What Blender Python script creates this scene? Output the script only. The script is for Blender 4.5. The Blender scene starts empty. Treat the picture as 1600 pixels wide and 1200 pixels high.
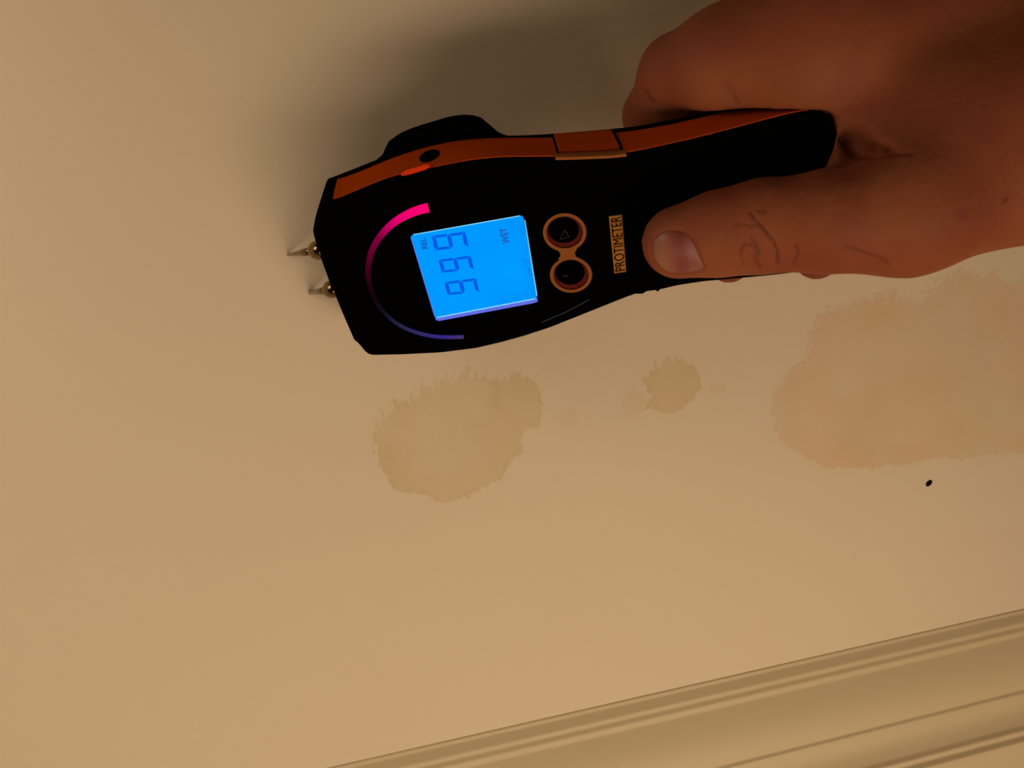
import bpy, bmesh, math
import numpy as np
from mathutils import Vector, Matrix
from mathutils.bvhtree import BVHTree

# ------------------------------------------------------------------ camera
# Layout frame: camera axes in millimetres (x right, y up, z back).
F = 1155.0
AX, AY, DC = 0.20, -0.10, 300.0                 # ceiling plane seen from the camera
def ray(px, py): return np.array([(px-800)/F, (600-py)/F, -1.0])
def on_plane(px, py, ax, ay, D):
    r = ray(px, py); return r * (D / (1 - ax*r[0] - ay*r[1]))
def C(px, py, d): return ray(px, py) * d
nc = np.array([AX, AY, 1.0]); nc /= np.linalg.norm(nc)
def on_ceiling(px, py, h=0.0):
    return on_plane(px, py, AX, AY, DC - h*math.sqrt(1+AX*AX+AY*AY))
e0, e1 = on_ceiling(1180, 1046.7), on_ceiling(1600, 950.7)
xw = e1 - e0; xw /= np.linalg.norm(xw)
zw = -nc                                        # world up
yw = np.cross(zw, xw)                           # towards the cornice wall (image down)
R = np.array([xw, yw, zw])                      # world = R @ cam
CEIL = 2.4
cam_h = DC * nc[2] * 1.0
cam_pos = np.array([0, 0, CEIL - (-np.dot(on_ceiling(800, 600), nc))/1000.0])
def W(p):                                       # camera-mm -> world metres
    return (np.asarray(p) @ R.T) / 1000.0 + cam_pos

scn = bpy.context.scene
cd = bpy.data.cameras.new('camera'); cam = bpy.data.objects.new('camera', cd)
scn.collection.objects.link(cam)
cd.sensor_width = 36.0; cd.lens = 36.0 * F / 1600.0; cd.clip_start = 0.01
M = Matrix(R.tolist()).to_4x4(); M.translation = Vector(cam_pos)
cam.matrix_world = M
scn.camera = cam

# ------------------------------------------------------------------ world, lights, exposure
w = bpy.data.worlds.new('world'); scn.world = w; w.use_nodes = True
w.node_tree.nodes['Background'].inputs[0].default_value = (1.0, 0.84, 0.64, 1)
w.node_tree.nodes['Background'].inputs[1].default_value = 0.03
scn.view_settings.view_transform = 'Standard'; scn.view_settings.look = 'None'
scn.view_settings.exposure = 0.0; scn.view_settings.gamma = 1.0
scn.view_settings.use_curve_mapping = False

def area(name, pos_cam, target_cam, size, power, col, wide=1.0):
    l = bpy.data.lights.new(name, 'AREA'); l.shape = 'RECTANGLE'; l.size = size*wide; l.size_y = size; l.energy = power; l.color = col
    o = bpy.data.objects.new(name, l); scn.collection.objects.link(o)
    p, t = Vector(W(pos_cam)), Vector(W(target_cam))
    o.location = p; o.rotation_euler = (t-p).to_track_quat('-Z', 'Y').to_euler()
    return o
area('wall_lamp_light', (100, -360, 60), (-40, 10, -290), 0.22, 3.75, (1.0, 0.83, 0.655), 3)
area('side_fill_light', (-430, 125, -50), (-200, 70, -300), 0.2, 0.58, (1.0, 0.83, 0.68))  # added fill to brighten the left of the ceiling, not a real lamp

# ------------------------------------------------------------------ helpers
def mat(name, col, rough=0.6, spec=0.3, metal=0.0, emit=None, es=1.0):
    m = bpy.data.materials.new(name); m.use_nodes = True
    b = m.node_tree.nodes['Principled BSDF']
    b.inputs['Base Color'].default_value = (*col, 1); b.inputs['Roughness'].default_value = rough
    b.inputs['Specular IOR Level'].default_value = spec; b.inputs['Metallic'].default_value = metal
    if emit:
        b.inputs['Emission Color'].default_value = (*emit, 1); b.inputs['Emission Strength'].default_value = es
    return m
def noise_bump(m, scale, strength, dist=0.0005, detail=4):
    nt = m.node_tree; b = nt.nodes['Principled BSDF']
    tc = nt.nodes.new('ShaderNodeTexCoord'); n = nt.nodes.new('ShaderNodeTexNoise'); bp = nt.nodes.new('ShaderNodeBump')
    n.inputs['Scale'].default_value = scale; n.inputs['Detail'].default_value = detail
    bp.inputs['Strength'].default_value = strength; bp.inputs['Distance'].default_value = dist
    nt.links.new(tc.outputs['Object'], n.inputs['Vector']); nt.links.new(n.outputs['Fac'], bp.inputs['Height'])
    nt.links.new(bp.outputs['Normal'], b.inputs['Normal'])
    return n

def mesh_obj(name, verts, faces, m, parent=None, smooth=False, label=None):
    """verts in camera-mm"""
    wv = W(np.array(verts, float).reshape(-1, 3))
    if parent is not None:
        root = parent
        while root.parent: root = root.parent    # parts sit at their thing's origin
        inv = np.array(root.matrix_world.inverted())
        wv = wv @ inv[:3, :3].T + inv[:3, 3]
    me = bpy.data.meshes.new(name)
    me.from_pydata(wv.tolist(), [], [list(map(int, f)) for f in faces])
    me.validate(); me.update()
    bm = bmesh.new(); bm.from_mesh(me); bmesh.ops.recalc_face_normals(bm, faces=bm.faces)
    bm.to_mesh(me); bm.free()
    if smooth: me.shade_smooth()
    me.materials.append(m)
    o = bpy.data.objects.new(name, me); scn.collection.objects.link(o)
    if parent is not None: o.parent = parent
    if label: o['label'] = label
    return o
def vnoise(x, y, seed=0):
    """smooth value noise on arrays"""
    xi, yi = np.floor(x).astype(np.int64), np.floor(y).astype(np.int64)
    xf, yf = x-xi, y-yi
    def h(a, b):
        n = (a*374761393 + b*668265263 + seed*1442695041) & 0x7fffffff
        n = ((n ^ (n >> 13))*1274126177) & 0x7fffffff
        return ((n ^ (n >> 16)) & 0xffff)/65535.0
    u, v = xf*xf*(3-2*xf), yf*yf*(3-2*yf)
    return (h(xi, yi)*(1-u)+h(xi+1, yi)*u)*(1-v)+(h(xi, yi+1)*(1-u)+h(xi+1, yi+1)*u)*v
def fbm(x, y, seed=0, oct=3):
    s = 0; a = 0.5
    for o in range(oct):
        s = s + a*(vnoise(x*2**o, y*2**o, seed+o)-0.5)*2; a *= 0.5
    return s
def poly_sd(px, py, poly):
    """signed distance (positive inside) to polygon"""
    d = np.full(px.shape, 1e9); ins = np.zeros(px.shape, bool)
    n = len(poly)
    for i in range(n):
        x0, y0 = poly[i]; x1, y1 = poly[(i+1) % n]
        ex, ey = x1-x0, y1-y0
        t = np.clip(((px-x0)*ex+(py-y0)*ey)/(ex*ex+ey*ey+1e-9), 0, 1)
        d = np.minimum(d, np.hypot(px-x0-t*ex, py-y0-t*ey))
        c = ((y0 > py) != (y1 > py)) & (px < (x1-x0)*(py-y0)/((y1-y0) if abs(y1-y0) > 1e-9 else 1e-9)+x0)
        ins ^= c
    return np.where(ins, d, -d)
def resample(pts, n):
    pts = np.array(pts, float); s = np.r_[0, np.cumsum(np.linalg.norm(np.diff(pts, axis=0), axis=1))]
    t = np.linspace(0, s[-1], n)
    return np.array([np.interp(t, s, pts[:, k]) for k in range(pts.shape[1])]).T
def smooth_chain(pts, n):
    """Catmull-Rom through the points, n samples by arc length"""
    p = np.array(pts, float); q = np.vstack([2*p[0]-p[1], p, 2*p[-1]-p[-2]]); out = []
    for i in range(1, len(q)-2):
        for t in np.linspace(0, 1, 8, endpoint=False):
            a, b, c, d = q[i-1], q[i], q[i+1], q[i+2]
            out.append(0.5*((2*b)+(-a+c)*t+(2*a-5*b+4*c-d)*t*t+(-a+3*b-3*c+d)*t**3))
    out.append(p[-1]); return resample(out, n)

# ------------------------------------------------------------------ materials
def ceiling_material():
    m = mat('painted_plaster', (0.8, 0.62, 0.42), 0.75, 0.15)
    nt = m.node_tree; b = nt.nodes['Principled BSDF']; L = nt.links.new
    tc = nt.nodes.new('ShaderNodeNewGeometry')
    n = nt.nodes.new('ShaderNodeTexNoise'); n.inputs['Scale'].default_value = 9; n.inputs['Detail'].default_value = 3
    L(tc.outputs['Position'], n.inputs['Vector'])
    base = nt.nodes.new('ShaderNodeMix'); base.data_type = 'RGBA'
    base.inputs[6].default_value = (0.80, 0.615, 0.415, 1); base.inputs[7].default_value = (0.82, 0.655, 0.425, 1)
    L(n.outputs['Fac'], base.inputs[0])
    at = nt.nodes.new('ShaderNodeAttribute'); at.attribute_name = 'wet'
    at2 = nt.nodes.new('ShaderNodeAttribute'); at2.attribute_name = 'tone'
    st = nt.nodes.new('ShaderNodeMix'); st.data_type = 'RGBA'
    st.inputs[6].default_value = (0.70, 0.515, 0.270, 1)      # yellow-brown water mark
    st.inputs[7].default_value = (0.79, 0.51, 0.285, 1)      # pinkish-brown water mark
    L(at2.outputs['Fac'], st.inputs[0])
    mx = nt.nodes.new('ShaderNodeMix'); mx.data_type = 'RGBA'
    L(at.outputs['Fac'], mx.inputs[0]); L(base.outputs[2], mx.inputs[6]); L(st.outputs[2], mx.inputs[7])
    L(mx.outputs[2], b.inputs['Base Color'])
    f = nt.nodes.new('ShaderNodeTexNoise'); f.inputs['Scale'].default_value = 330; f.inputs['Detail'].default_value = 5
    L(tc.outputs['Position'], f.inputs['Vector'])
    bp = nt.nodes.new('ShaderNodeBump'); bp.inputs['Strength'].default_value = 0.16; bp.inputs['Distance'].default_value = 0.0005
    L(f.outputs['Fac'], bp.inputs['Height']); L(bp.outputs['Normal'], b.inputs['Normal'])
    return m
MC = ceiling_material()
MT = mat('painted_cornice', (0.68, 0.52, 0.29), 0.5, 0.3); noise_bump(MT, 200, 0.15)
MBLK = mat('black_rubber', (0.0012, 0.0010, 0.0010), 0.9, 0.0)
MBLK2 = mat('black_gloss_plastic', (0.001, 0.0006, 0.0006), 0.7, 0.0)
MOR = mat('orange_rubber', (0.44, 0.055, 0.001), 0.7, 0.0)
MORF = mat('orange_print', (0.27, 0.082, 0.016), 0.7, 0.1)
MORD = mat('deep_red_rubber', (0.10, 0.004, 0.001), 0.7, 0.15)
MGRY = mat('grey_print', (0.03, 0.026, 0.018), 0.7, 0.1)
MMET = mat('nickel_pin', (0.17, 0.11, 0.05), 0.12, 0.5, 1.0)
MSCR = mat('lcd_backlight', (0, 0.005, 0.02), 0.5, 0.0, emit=(0.0, 0.300, 1.0), es=1.0)
MSEG = mat('lcd_segment', (0, 0.005, 0.02), 0.5, 0.0, emit=(0.0, 0.095, 0.76), es=1.0)
MSEGD = mat('lcd_small_print', (0, 0.002, 0.02), 0.3, 0.1, emit=(0.005, 0.075, 0.38), es=1.0)
MEDG = mat('lcd_edge', (0.02, 0.02, 0.05), 0.3, 0.1, emit=(0.10, 0.14, 0.75), es=1.0)
MEDL = mat('lcd_edge_bright', (0.02, 0.02, 0.05), 0.3, 0.1, emit=(0.25, 0.72, 1.0), es=1.0)
MRED = mat('red_lit_plastic', (0.3, 0.02, 0.0), 0.6, 0.1, emit=(0.24, 0.008, 0.001), es=1.0)

# screen: faint mottling of the backlight
nt = MSCR.node_tree; b = nt.nodes['Principled BSDF']
n = nt.nodes.new('ShaderNodeTexNoise'); n.inputs['Scale'].default_value = 60
tc = nt.nodes.new('ShaderNodeTexCoord'); nt.links.new(tc.outputs['Object'], n.inputs['Vector'])
mx = nt.nodes.new('ShaderNodeMix'); mx.data_type = 'RGBA'
mx.inputs[6].default_value = (0.0, 0.265, 1.0, 1); mx.inputs[7].default_value = (0.0, 0.36, 1.0, 1)
nt.links.new(n.outputs['Fac'], mx.inputs[0]); nt.links.new(mx.outputs[2], b.inputs['Emission Color'])

# ------------------------------------------------------------------ structure: ceiling
edgeY = W(e0)[1]                                # world y where the cornice starts
def world_box(name, x0, x1, y0, y1, z0, z1, m):
    v = [(x, y, z) for x in (x0, x1) for y in (y0, y1) for z in (z0, z1)]
    f = [(0, 1, 3, 2), (4, 6, 7, 5), (0, 4, 5, 1), (2, 3, 7, 6), (0, 2, 6, 4), (1, 5, 7, 3)]
    me = bpy.data.meshes.new(name); me.from_pydata(v, [], f); me.update()
    bm = bmesh.new(); bm.from_mesh(me); bmesh.ops.recalc_face_normals(bm, faces=bm.faces); bm.to_mesh(me); bm.free()
    me.materials.append(m); o = bpy.data.objects.new(name, me); scn.collection.objects.link(o); return o
WALLY = edgeY + 0.165
ceil = world_box('ceiling', -1.6, 1.6, -1.8, WALLY, CEIL, CEIL+0.02, MC)
ceil['kind'] = 'structure'; ceil['label'] = 'warm cream painted ceiling with brown water stains'
wall = world_box('wall_back', -1.6, 1.6, WALLY, WALLY+0.02, 0.9, CEIL, MC); wall['kind'] = 'structure'
wall['label'] = 'cream wall below the moulded cornice'

# cornice: extruded profile; (image y at x=1600, drop below ceiling in mm)
prof_px = [(950.7, 0.0), (953, 0.7), (958, 0.9), (973, 3.6), (979, 3.8), (986, 5.1), (994, 5.3)]
for i in range(1, 11):
    t = i/10; prof_px.append((994+84*t, 5.3+8.0*math.sin(t*math.pi/2*0.92)))
prof_px += [(1083, 14.3), (1091, 14.6)]
for i in range(1, 8):
    t = i/7; prof_px.append((1091+42*t, 14.6+4.0*(1-math.cos(t*math.pi/2))))
prof_px += [(1142, 20.6), (1149, 20.8), (1159, 23.0), (1167, 23.3)]
prof = []
for y, h in prof_px:
    p = W(on_ceiling(1600, y, h)); prof.append((p[1], p[2]))
pr = resample(prof, 400); pr0 = pr.copy()
for _ in range(14): pr[1:-1] = 0.25*pr[:-2]+0.5*pr[1:-1]+0.25*pr[2:]
prof = [tuple(q) for q in pr[::2]]
ylast, zlast = prof[-1]
for i in range(1, 10):                           # the lower cove down to the wall, out of the frame
    a = i/9*math.pi/2
    prof.append((ylast+(WALLY-0.004-ylast)*math.sin(a), zlast-0.075*(1-math.cos(a))))
prof += [(WALLY-0.004, prof[-1][1]-0.008), (WALLY, prof[-1][1]-0.008), (WALLY, CEIL)]
nP = len(prof); vv = [(x, y, z) for x in (-1.6, 1.6) for (y, z) in prof]
ff = [(i, (i+1) % nP, nP+(i+1) % nP, nP+i) for i in range(nP)] + [tuple(range(nP)), tuple(range(2*nP-1, nP-1, -1))]
me = bpy.data.meshes.new('trim_1'); me.from_pydata(vv, [], ff); me.update()
bm = bmesh.new(); bm.from_mesh(me); bmesh.ops.recalc_face_normals(bm, faces=bm.faces); bm.to_mesh(me); bm.free()
me.materials.append(MT); tr = bpy.data.objects.new('trim_1', me); scn.collection.objects.link(tr)
tr['kind'] = 'structure'; tr['label'] = 'cream moulded plaster cornice with stepped ridges along the ceiling edge'

# ------------------------------------------------------------------ water stains (parts of the ceiling)
NST = [0]
def stain(name, poly, label, tone, strength, amp=(5, 2.2), seed=1, fringe=0.0, step=1.15, edge_dark=0.35, frdir=(-0.5, -0.85), ridge=None):
    poly = [tuple(p) for p in smooth_chain(list(poly)+[poly[0]], len(poly)*6)[:-1]]
    P = np.array(poly); m = 22
    xs = np.arange(P[:, 0].min()-m, P[:, 0].max()+m, step); ys = np.arange(P[:, 1].min()-m, P[:, 1].max()+m, step)
    X, Y = np.meshgrid(xs, ys, indexing='ij')
    sd = poly_sd(X, Y, poly)
    sd = sd + amp[0]*fbm(X/19, Y/19, seed, 3) + amp[1]*fbm(X/4.5, Y/4.5, seed+9, 2)*1.6
    if fringe > 0:                               # feathery islands on one side
        cx, cy = P.mean(0); dx, dy = X-cx, Y-cy; rr = np.hypot(dx, dy)+1e-6
        side = np.clip((dx*frdir[0]+dy*frdir[1])/rr, 0, 1)
        sd = sd + fringe*side*np.clip(fbm(X/4.2, Y/8, seed+31, 3)*3.0-0.25, -0.8, 1.3)*np.exp(-np.abs(sd)/14)
    mott = fbm(X/55, Y/55, seed+50, 4); streak = fbm(X/8+Y/40, Y/45, seed+60, 2)
    if ridge is not None:
        dr = np.min([np.hypot(X-a_, Y-b_) for a_, b_ in smooth_chain(ridge, 30)], axis=0); ridge_v = 0.34*np.exp(-(dr/7.0)**2)
    else: ridge_v = 0
    wet = np.clip(sd/2.6+0.25, 0, 1)*ridge_v + np.clip(sd/2.6+0.25, 0, 1)*(strength + 0.30*mott + 0.08*streak)
    wet += edge_dark*np.exp(-((sd-3.2)/3.2)**2)*(0.35+0.9*np.clip(fbm(X/26, Y/26, seed+70, 2)+0.35, 0, 1))
    wet += 0.12*np.exp(-((sd-22)/16)**2)*(sd > 0)
    wet = np.where(sd > -1.0, np.clip(wet, 0, 1), 0)
    tn = np.clip(tone + 0.9*fbm(X/80, Y/80, seed+90, 2), 0, 1)
    inside = sd > -1.0
    cell = inside[:-1, :-1] | inside[1:, :-1] | inside[:-1, 1:] | inside[1:, 1:]
    idx = -np.ones(X.shape, int); use = np.zeros(X.shape, bool)
    use[:-1, :-1] |= cell; use[1:, :-1] |= cell; use[:-1, 1:] |= cell; use[1:, 1:] |= cell
    idx[use] = np.arange(use.sum())
    rx, ry = (X[use]-800)/F, (600-Y[use])/F
    NST[0] += 1; D = DC - (0.03+0.012*NST[0])*math.sqrt(1+AX*AX+AY*AY)
    d = D/(1-AX*rx-AY*ry); V = np.stack([rx*d, ry*d, -d], 1)
    i, j = np.nonzero(cell)
    Fq = np.stack([idx[i, j], idx[i+1, j], idx[i+1, j+1], idx[i, j+1]], 1)
    wv = W(V)
    me = bpy.data.meshes.new(name); me.from_pydata(wv.tolist(), [], Fq.tolist()); me.update()
    if me.polygons[0].normal.z > 0: me.flip_normals()
    a = me.attributes.new('wet', 'FLOAT', 'POINT'); a.data.foreach_set('value', wet[use].astype(np.float32))
    a = me.attributes.new('tone', 'FLOAT', 'POINT'); a.data.foreach_set('value', tn[use].astype(np.float32))
    me.materials.append(MC)
    o = bpy.data.objects.new(name, me); scn.collection.objects.link(o); o.parent = ceil; o['label'] = label
    return o
stain('water_stain', [(583, 708), (586, 680), (594, 655), (612, 634), (640, 622), (665, 603), (690, 597), (715, 586), (745, 584),
    (772, 594), (790, 590), (808, 582), (828, 592), (842, 610), (849, 632), (846, 655), (845, 669), (825, 672), (814, 690),
    (816, 706), (800, 722), (788, 742), (770, 757), (748, 768), (725, 779), (700, 785), (680, 784), (664, 774), (645, 768),
    (622, 766), (606, 750), (596, 730)],
    'round feathery-edged tan water stain below the meter head', 0.0, 0.58, (6, 3.0), 3, 22, edge_dark=0.36, ridge=[(772, 598), (777, 615), (775, 632), (786, 640)])
stain('water_stain', [(868, 655), (878, 643), (895, 640), (904, 652), (898, 668), (884, 668)],
    'tiny faint tan water mark beside the round stain', 0.2, 0.20, (10, 3), 14, 6, edge_dark=0.12)
stain('water_stain', [(1006, 588), (1020, 573), (1040, 563), (1062, 559), (1080, 568), (1092, 582), (1094, 600), (1086, 618),
    (1068, 640), (1045, 646), (1022, 640), (1008, 636), (1016, 620), (1008, 605)],
    'small oval tan water stain between the two larger stains', 0.0, 0.68, (4, 2.6), 22, 12, edge_dark=0.2)
stain('water_stain', [(974, 644), (980, 625), (990, 612), (1001, 612), (1006, 625), (1003, 638), (990, 648)],
    'faint ragged water mark left of the small oval stain', 0.1, 0.24, (6, 3), 29, 6, edge_dark=0.08)
stain('water_stain', [(1106, 606), (1118, 600), (1132, 604), (1128, 611), (1112, 612)],
    'tiny speckled water mark right of the small oval stain', 0.3, 0.22, (7, 3), 35, 5, edge_dark=0.08)
stain('water_stain', [(1208, 640), (1212, 612), (1228, 592), (1238, 578), (1252, 568), (1264, 545), (1272, 520), (1282, 492),
    (1305, 484), (1335, 478), (1362, 464), (1395, 455), (1412, 468), (1440, 468), (1462, 448), (1490, 428), (1512, 424), (1535, 434),
    (1550, 428), (1562, 438), (1585, 446), (1625, 440), (1680, 452), (1720, 520), (1730, 620), (1690, 690), (1620, 705), (1560, 712),
    (1500, 716), (1450, 720), (1400, 726), (1350, 733), (1300, 731), (1268, 722), (1248, 708), (1225, 695), (1212, 672)],
    'large reddish-tan water stain spreading to the right below the hand', 0.62, 0.60, (6, 3.0), 47, 12, step=1.6, edge_dark=0.2)

# dark speck
def ellipsoid(cpt, ax3, rad, nu=14, nv=8):
    V = []; Fc = []
    for i in range(nv+1):
        th = math.pi*i/nv
        for j in range(nu):
            ph = 2*math.pi*j/nu
            V.append(cpt + ax3[0]*rad[0]*math.sin(th)*math.cos(ph) + ax3[1]*rad[1]*math.sin(th)*math.sin(ph) + ax3[2]*rad[2]*math.cos(th))
    for i in range(nv):
        for j in range(nu):
            Fc.append((i*nu+j, i*nu+(j+1) % nu, (i+1)*nu+(j+1) % nu, (i+1)*nu+j))
    return V, Fc
c = on_ceiling(1451, 755); ta = on_ceiling(1457, 750)-c; ta /= np.linalg.norm(ta); tb = np.cross(nc, ta)
V, Fc = ellipsoid(c+nc*0.3, [ta, tb, nc], [1.9, 1.15, 0.5])
o = mesh_obj('speck', V, Fc, mat('dark_speck', (0.006, 0.003, 0.003), 0.7, 0.1), smooth=True)
o['label'] = 'tiny black oval speck on the ceiling below the large stain'; o['category'] = 'speck'

# ------------------------------------------------------------------ moisture meter
DAX, DAY, DD = -0.20, -0.60, 260.0
nf = np.array([DAX, DAY, 1.0]); KN = np.linalg.norm(nf); nf = nf/KN
def Fp(px, py, w_=0.0):                          # pixel -> point on the plane w_ mm above the meter's face
    return on_plane(px, py, DAX, DAY, DD - w_*KN)
dev = bpy.data.objects.new('moisture_meter', None); scn.collection.objects.link(dev)
uax = Fp(1200, 330)-Fp(560, 430); uax -= nf*np.dot(uax, nf); uax /= np.linalg.norm(uax); vax = np.cross(nf, uax)
Rm = np.stack([R@uax, R@vax, R@nf], 1)
Md = Matrix(Rm.tolist()).to_4x4(); Md.translation = Vector(W(Fp(880, 360, -20))); dev.matrix_world = Md
bpy.context.view_layer.update()
dev['label'] = 'black and orange pin moisture meter with lit blue screen held against the ceiling'; dev['category'] = 'moisture meter'

U_px = [(503, 309), (521, 313), (550, 301), (580, 288), (620, 273), (660, 265), (690, 259), (714, 254), (750, 248), (790, 245), (820, 245), (865, 245),
        (920, 243), (968, 241), (1007, 233.5), (1060, 222), (1110, 210), (1185, 190), (1235, 177), (1262, 172), (1286, 174)]
B_px = [(510, 284), (528, 282), (560, 271), (590, 258), (620, 246), (660, 233), (690, 226), (710, 222), (750, 218), (790, 217), (820, 217), (864, 217),
        (920, 213), (960, 210), (1007.5, 203.5), (1060, 194), (1110, 182), (1160, 172), (1210, 168), (1250, 164), (1281, 166)]
S_px = [(513, 279), (530, 273), (560, 261), (590, 249), (620, 238), (660, 227), (690, 220), (710, 216), (750, 212.5), (790, 212), (820, 211.5), (865, 209),
        (920, 204.5), (960, 201), (1000, 197), (1060, 185), (1110, 173), (1160, 165), (1210, 161), (1248, 160), (1278, 163)]
L_px = [(1297, 182), (1301, 205), (1312, 240), (1318, 300), (1314, 380), (1310, 408), (1290, 417), (1250, 424), (1200, 430), (1140, 435.5), (1100, 439), (1060, 445), (1030, 452),
        (1000, 456), (975, 465), (940, 479), (900, 495), (860, 511), (820, 524), (780, 535), (745, 543), (690, 550), (630, 553), (580, 554),
        (572, 549), (561, 535), (555, 532), (540, 498), (526, 464), (514, 436), (499, 394), (489, 360), (493, 338), (499, 318)]
NU = 60
Uc, Bc, Sc = smooth_chain(U_px, NU), smooth_chain(B_px, NU), smooth_chain(S_px, NU)
# align B and S to U by index
def chain_by_index(pts, n=NU):
    p = np.array(pts, float); t = np.linspace(0, len(p)-1, n)
    return np.array([np.interp(t, np.arange(len(p)), p[:, k]) for k in range(2)]).T
def smooth1(a, it=2):
    a = a.copy()
    for _ in range(it): a[1:-1] = 0.25*a[:-2]+0.5*a[1:-1]+0.25*a[2:]
    return a
Uc, Bc, Sc = [smooth1(chain_by_index(x)) for x in (U_px, B_px, S_px)]
Lc = resample(L_px, 150)
WB = -13.0; WS = -15.5
up0 = [Fp(*p, -1.3) for p in Uc]; upB = [Fp(*p, WB) for p in Bc]; upS = [Fp(*p, WS) for p in Sc]
lo0 = [Fp(*p, -1.3) for p in Lc]
cen = Fp(900, 350, -10)
ring1 = np.array(up0+lo0)
def inset(ring, amt, dw):
    n = len(ring); out = []
    for i in range(n):
        t = ring[(i+1) % n]-ring[i-1]; t -= nf*np.dot(t, nf); t /= np.linalg.norm(t)+1e-9
        nrm = np.cross(nf, t)
        if i == 0: s = None
        out.append(ring[i]+nrm*amt+nf*dw)
    return np.array(out)
# orientation: does +nrm point inwards?
tt = inset(ring1, 1.0, 0); sgn = 1 if np.linalg.norm(tt.mean(0)-tt, axis=1).mean() < np.linalg.norm(ring1.mean(0)-ring1, axis=1).mean() else -1
ring0 = inset(ring1, 1.0*sgn, 1.3)
ring0b = inset(ring1, 0.3*sgn, 0.9)
lo_B = inset(ring1, 0.6*sgn, WB+1.3)[NU:]; lo_S = inset(ring1, 1.2*sgn, WS+1.3)[NU:]
ringB = np.array(list(upB)+list(lo_B)); ringS = np.array(list(upS)+list(lo_S))
def shrink(ring, f, dw):
    c_ = ring.mean(0); d_ = ring-c_; wv_ = d_@nf; lat = d_-np.outer(wv_, nf)
    a_ = lat@uax; b2 = lat@vax
    return c_+np.outer(a_*(1-f*0.35), uax)+np.outer(b2*(1-f), vax)+np.outer(wv_, nf)+nf*dw
ringK = shrink(ringS, 0.06, -3.5); ringK2 = shrink(ringK, 0.12, -2.5)
rings = [ring0, ring0b, ring1, ringB, ringS, ringK, ringK2]
n1 = len(ring1); V = np.vstack(rings); Fc = []
for r in range(len(rings)-1):
    for i in range(n1):
        j = (i+1) % n1; Fc.append((r*n1+i, r*n1+j, (r+1)*n1+j, (r+1)*n1+i))
Fc.append(tuple(range(n1))); Fc.append(tuple(range((len(rings)-1)*n1, len(rings)*n1)))
body = mesh_obj('body', V, Fc, MBLK, dev)

def prism(name, px_poly, w0, w1, m, parent=dev, label=None, bevel=0.0, smooth=False):
    """flat plate on the face: pixel outline, from height w0 to w1 (mm above the face)"""
    a = np.array([Fp(x, y, w1) for x, y in px_poly]); n = len(a)
    top = a; bot = a + nf*(w0-w1)
    if bevel > 0:
        c0 = a.mean(0); top2 = c0 + (a-c0)*(1-bevel/np.linalg.norm(a-c0, axis=1).mean()); mid = a - nf*bevel*0.6
        V = np.vstack([top2, mid, bot]); R3 = 3
    else: V = np.vstack([top, bot]); R3 = 2
    Fc = [tuple(range(n)), tuple(range((R3-1)*n, R3*n))]
    for r in range(R3-1):
        Fc += [(r*n+i, r*n+(i+1) % n, (r+1)*n+(i+1) % n, (r+1)*n+i) for i in range(n)]
    return mesh_obj(name, V, Fc, m, parent, label=label, smooth=smooth)

# orange side band pieces
def side_strip(name, iA, iB, m, out=0.5, lo=0.0, hi=1.0, label=None, extra_lo=None, parent=dev):
    """strip on the upper side between chains U and B; iA..iB are image x limits"""
    xs = np.linspace(iA, iB, max(6, int((iB-iA)/12)))
    rows = []; sk = lambda x: np.interp(x, [521, 650, 870, 970, 1100, 1260], [7, 3, -8, -15, -11, -8])
    for x in xs:
        u = Fp(x, np.interp(x, Uc[:, 0], Uc[:, 1]), -1.3)
        bx_ = x+sk(x); bb = Fp(bx_, np.interp(bx_, Bc[:, 0], Bc[:, 1]), WB)
        rows.append([u+(bb-u)*t for t in np.linspace(lo, hi, 5)])
    rows = np.array(rows); n, k = rows.shape[:2]
    du = np.gradient(rows, axis=0); dv = np.gradient(rows, axis=1)
    nr = np.cross(du, dv); nr /= np.linalg.norm(nr, axis=2, keepdims=True)
    if nr[..., 1].mean() < 0: nr = -nr
    top = rows+nr*out; bot = rows-nr*0.4
    # round the rim
    top[:, 0] -= nr[:, 0]*out*0.3; top[:, -1] -= nr[:, -1]*out*0.3
    V = np.vstack([top.reshape(-1, 3), bot.reshape(-1, 3)]); N = n*k; Fc = []
    for i in range(n-1):
        for j in range(k-1):
            a = i*k+j; q = (a, a+1, a+k+1, a+k); Fc.append(q); Fc.append(tuple(N+z for z in q))
    for i in range(n-1):
        for j in (0, k-1):
            a = i*k+j; Fc.append((a, a+k, N+a+k, N+a))
    for j in range(k-1):
        for i in (0, n-1):
            a = i*k+j; Fc.append((a, a+1, N+a+1, N+a))
    return mesh_obj(name, V, Fc, m, parent, label=label), top
band1, top1 = side_strip('side_band', 521, 871, MOR, 0.5, label='orange rubber side band from the nose to the button')
band2, _ = side_strip('side_band', 977, 1262, MOR, 0.5, label='orange rubber side band along the grip')
panel, _ = side_strip('side_button', 875.5, 971, MOR, 1.3, 0.16, 1.12, label='raised orange button in the side band')
side_strip('button_surround', 867, 977, MORF, 0.6, -0.12, 0.10)
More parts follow.
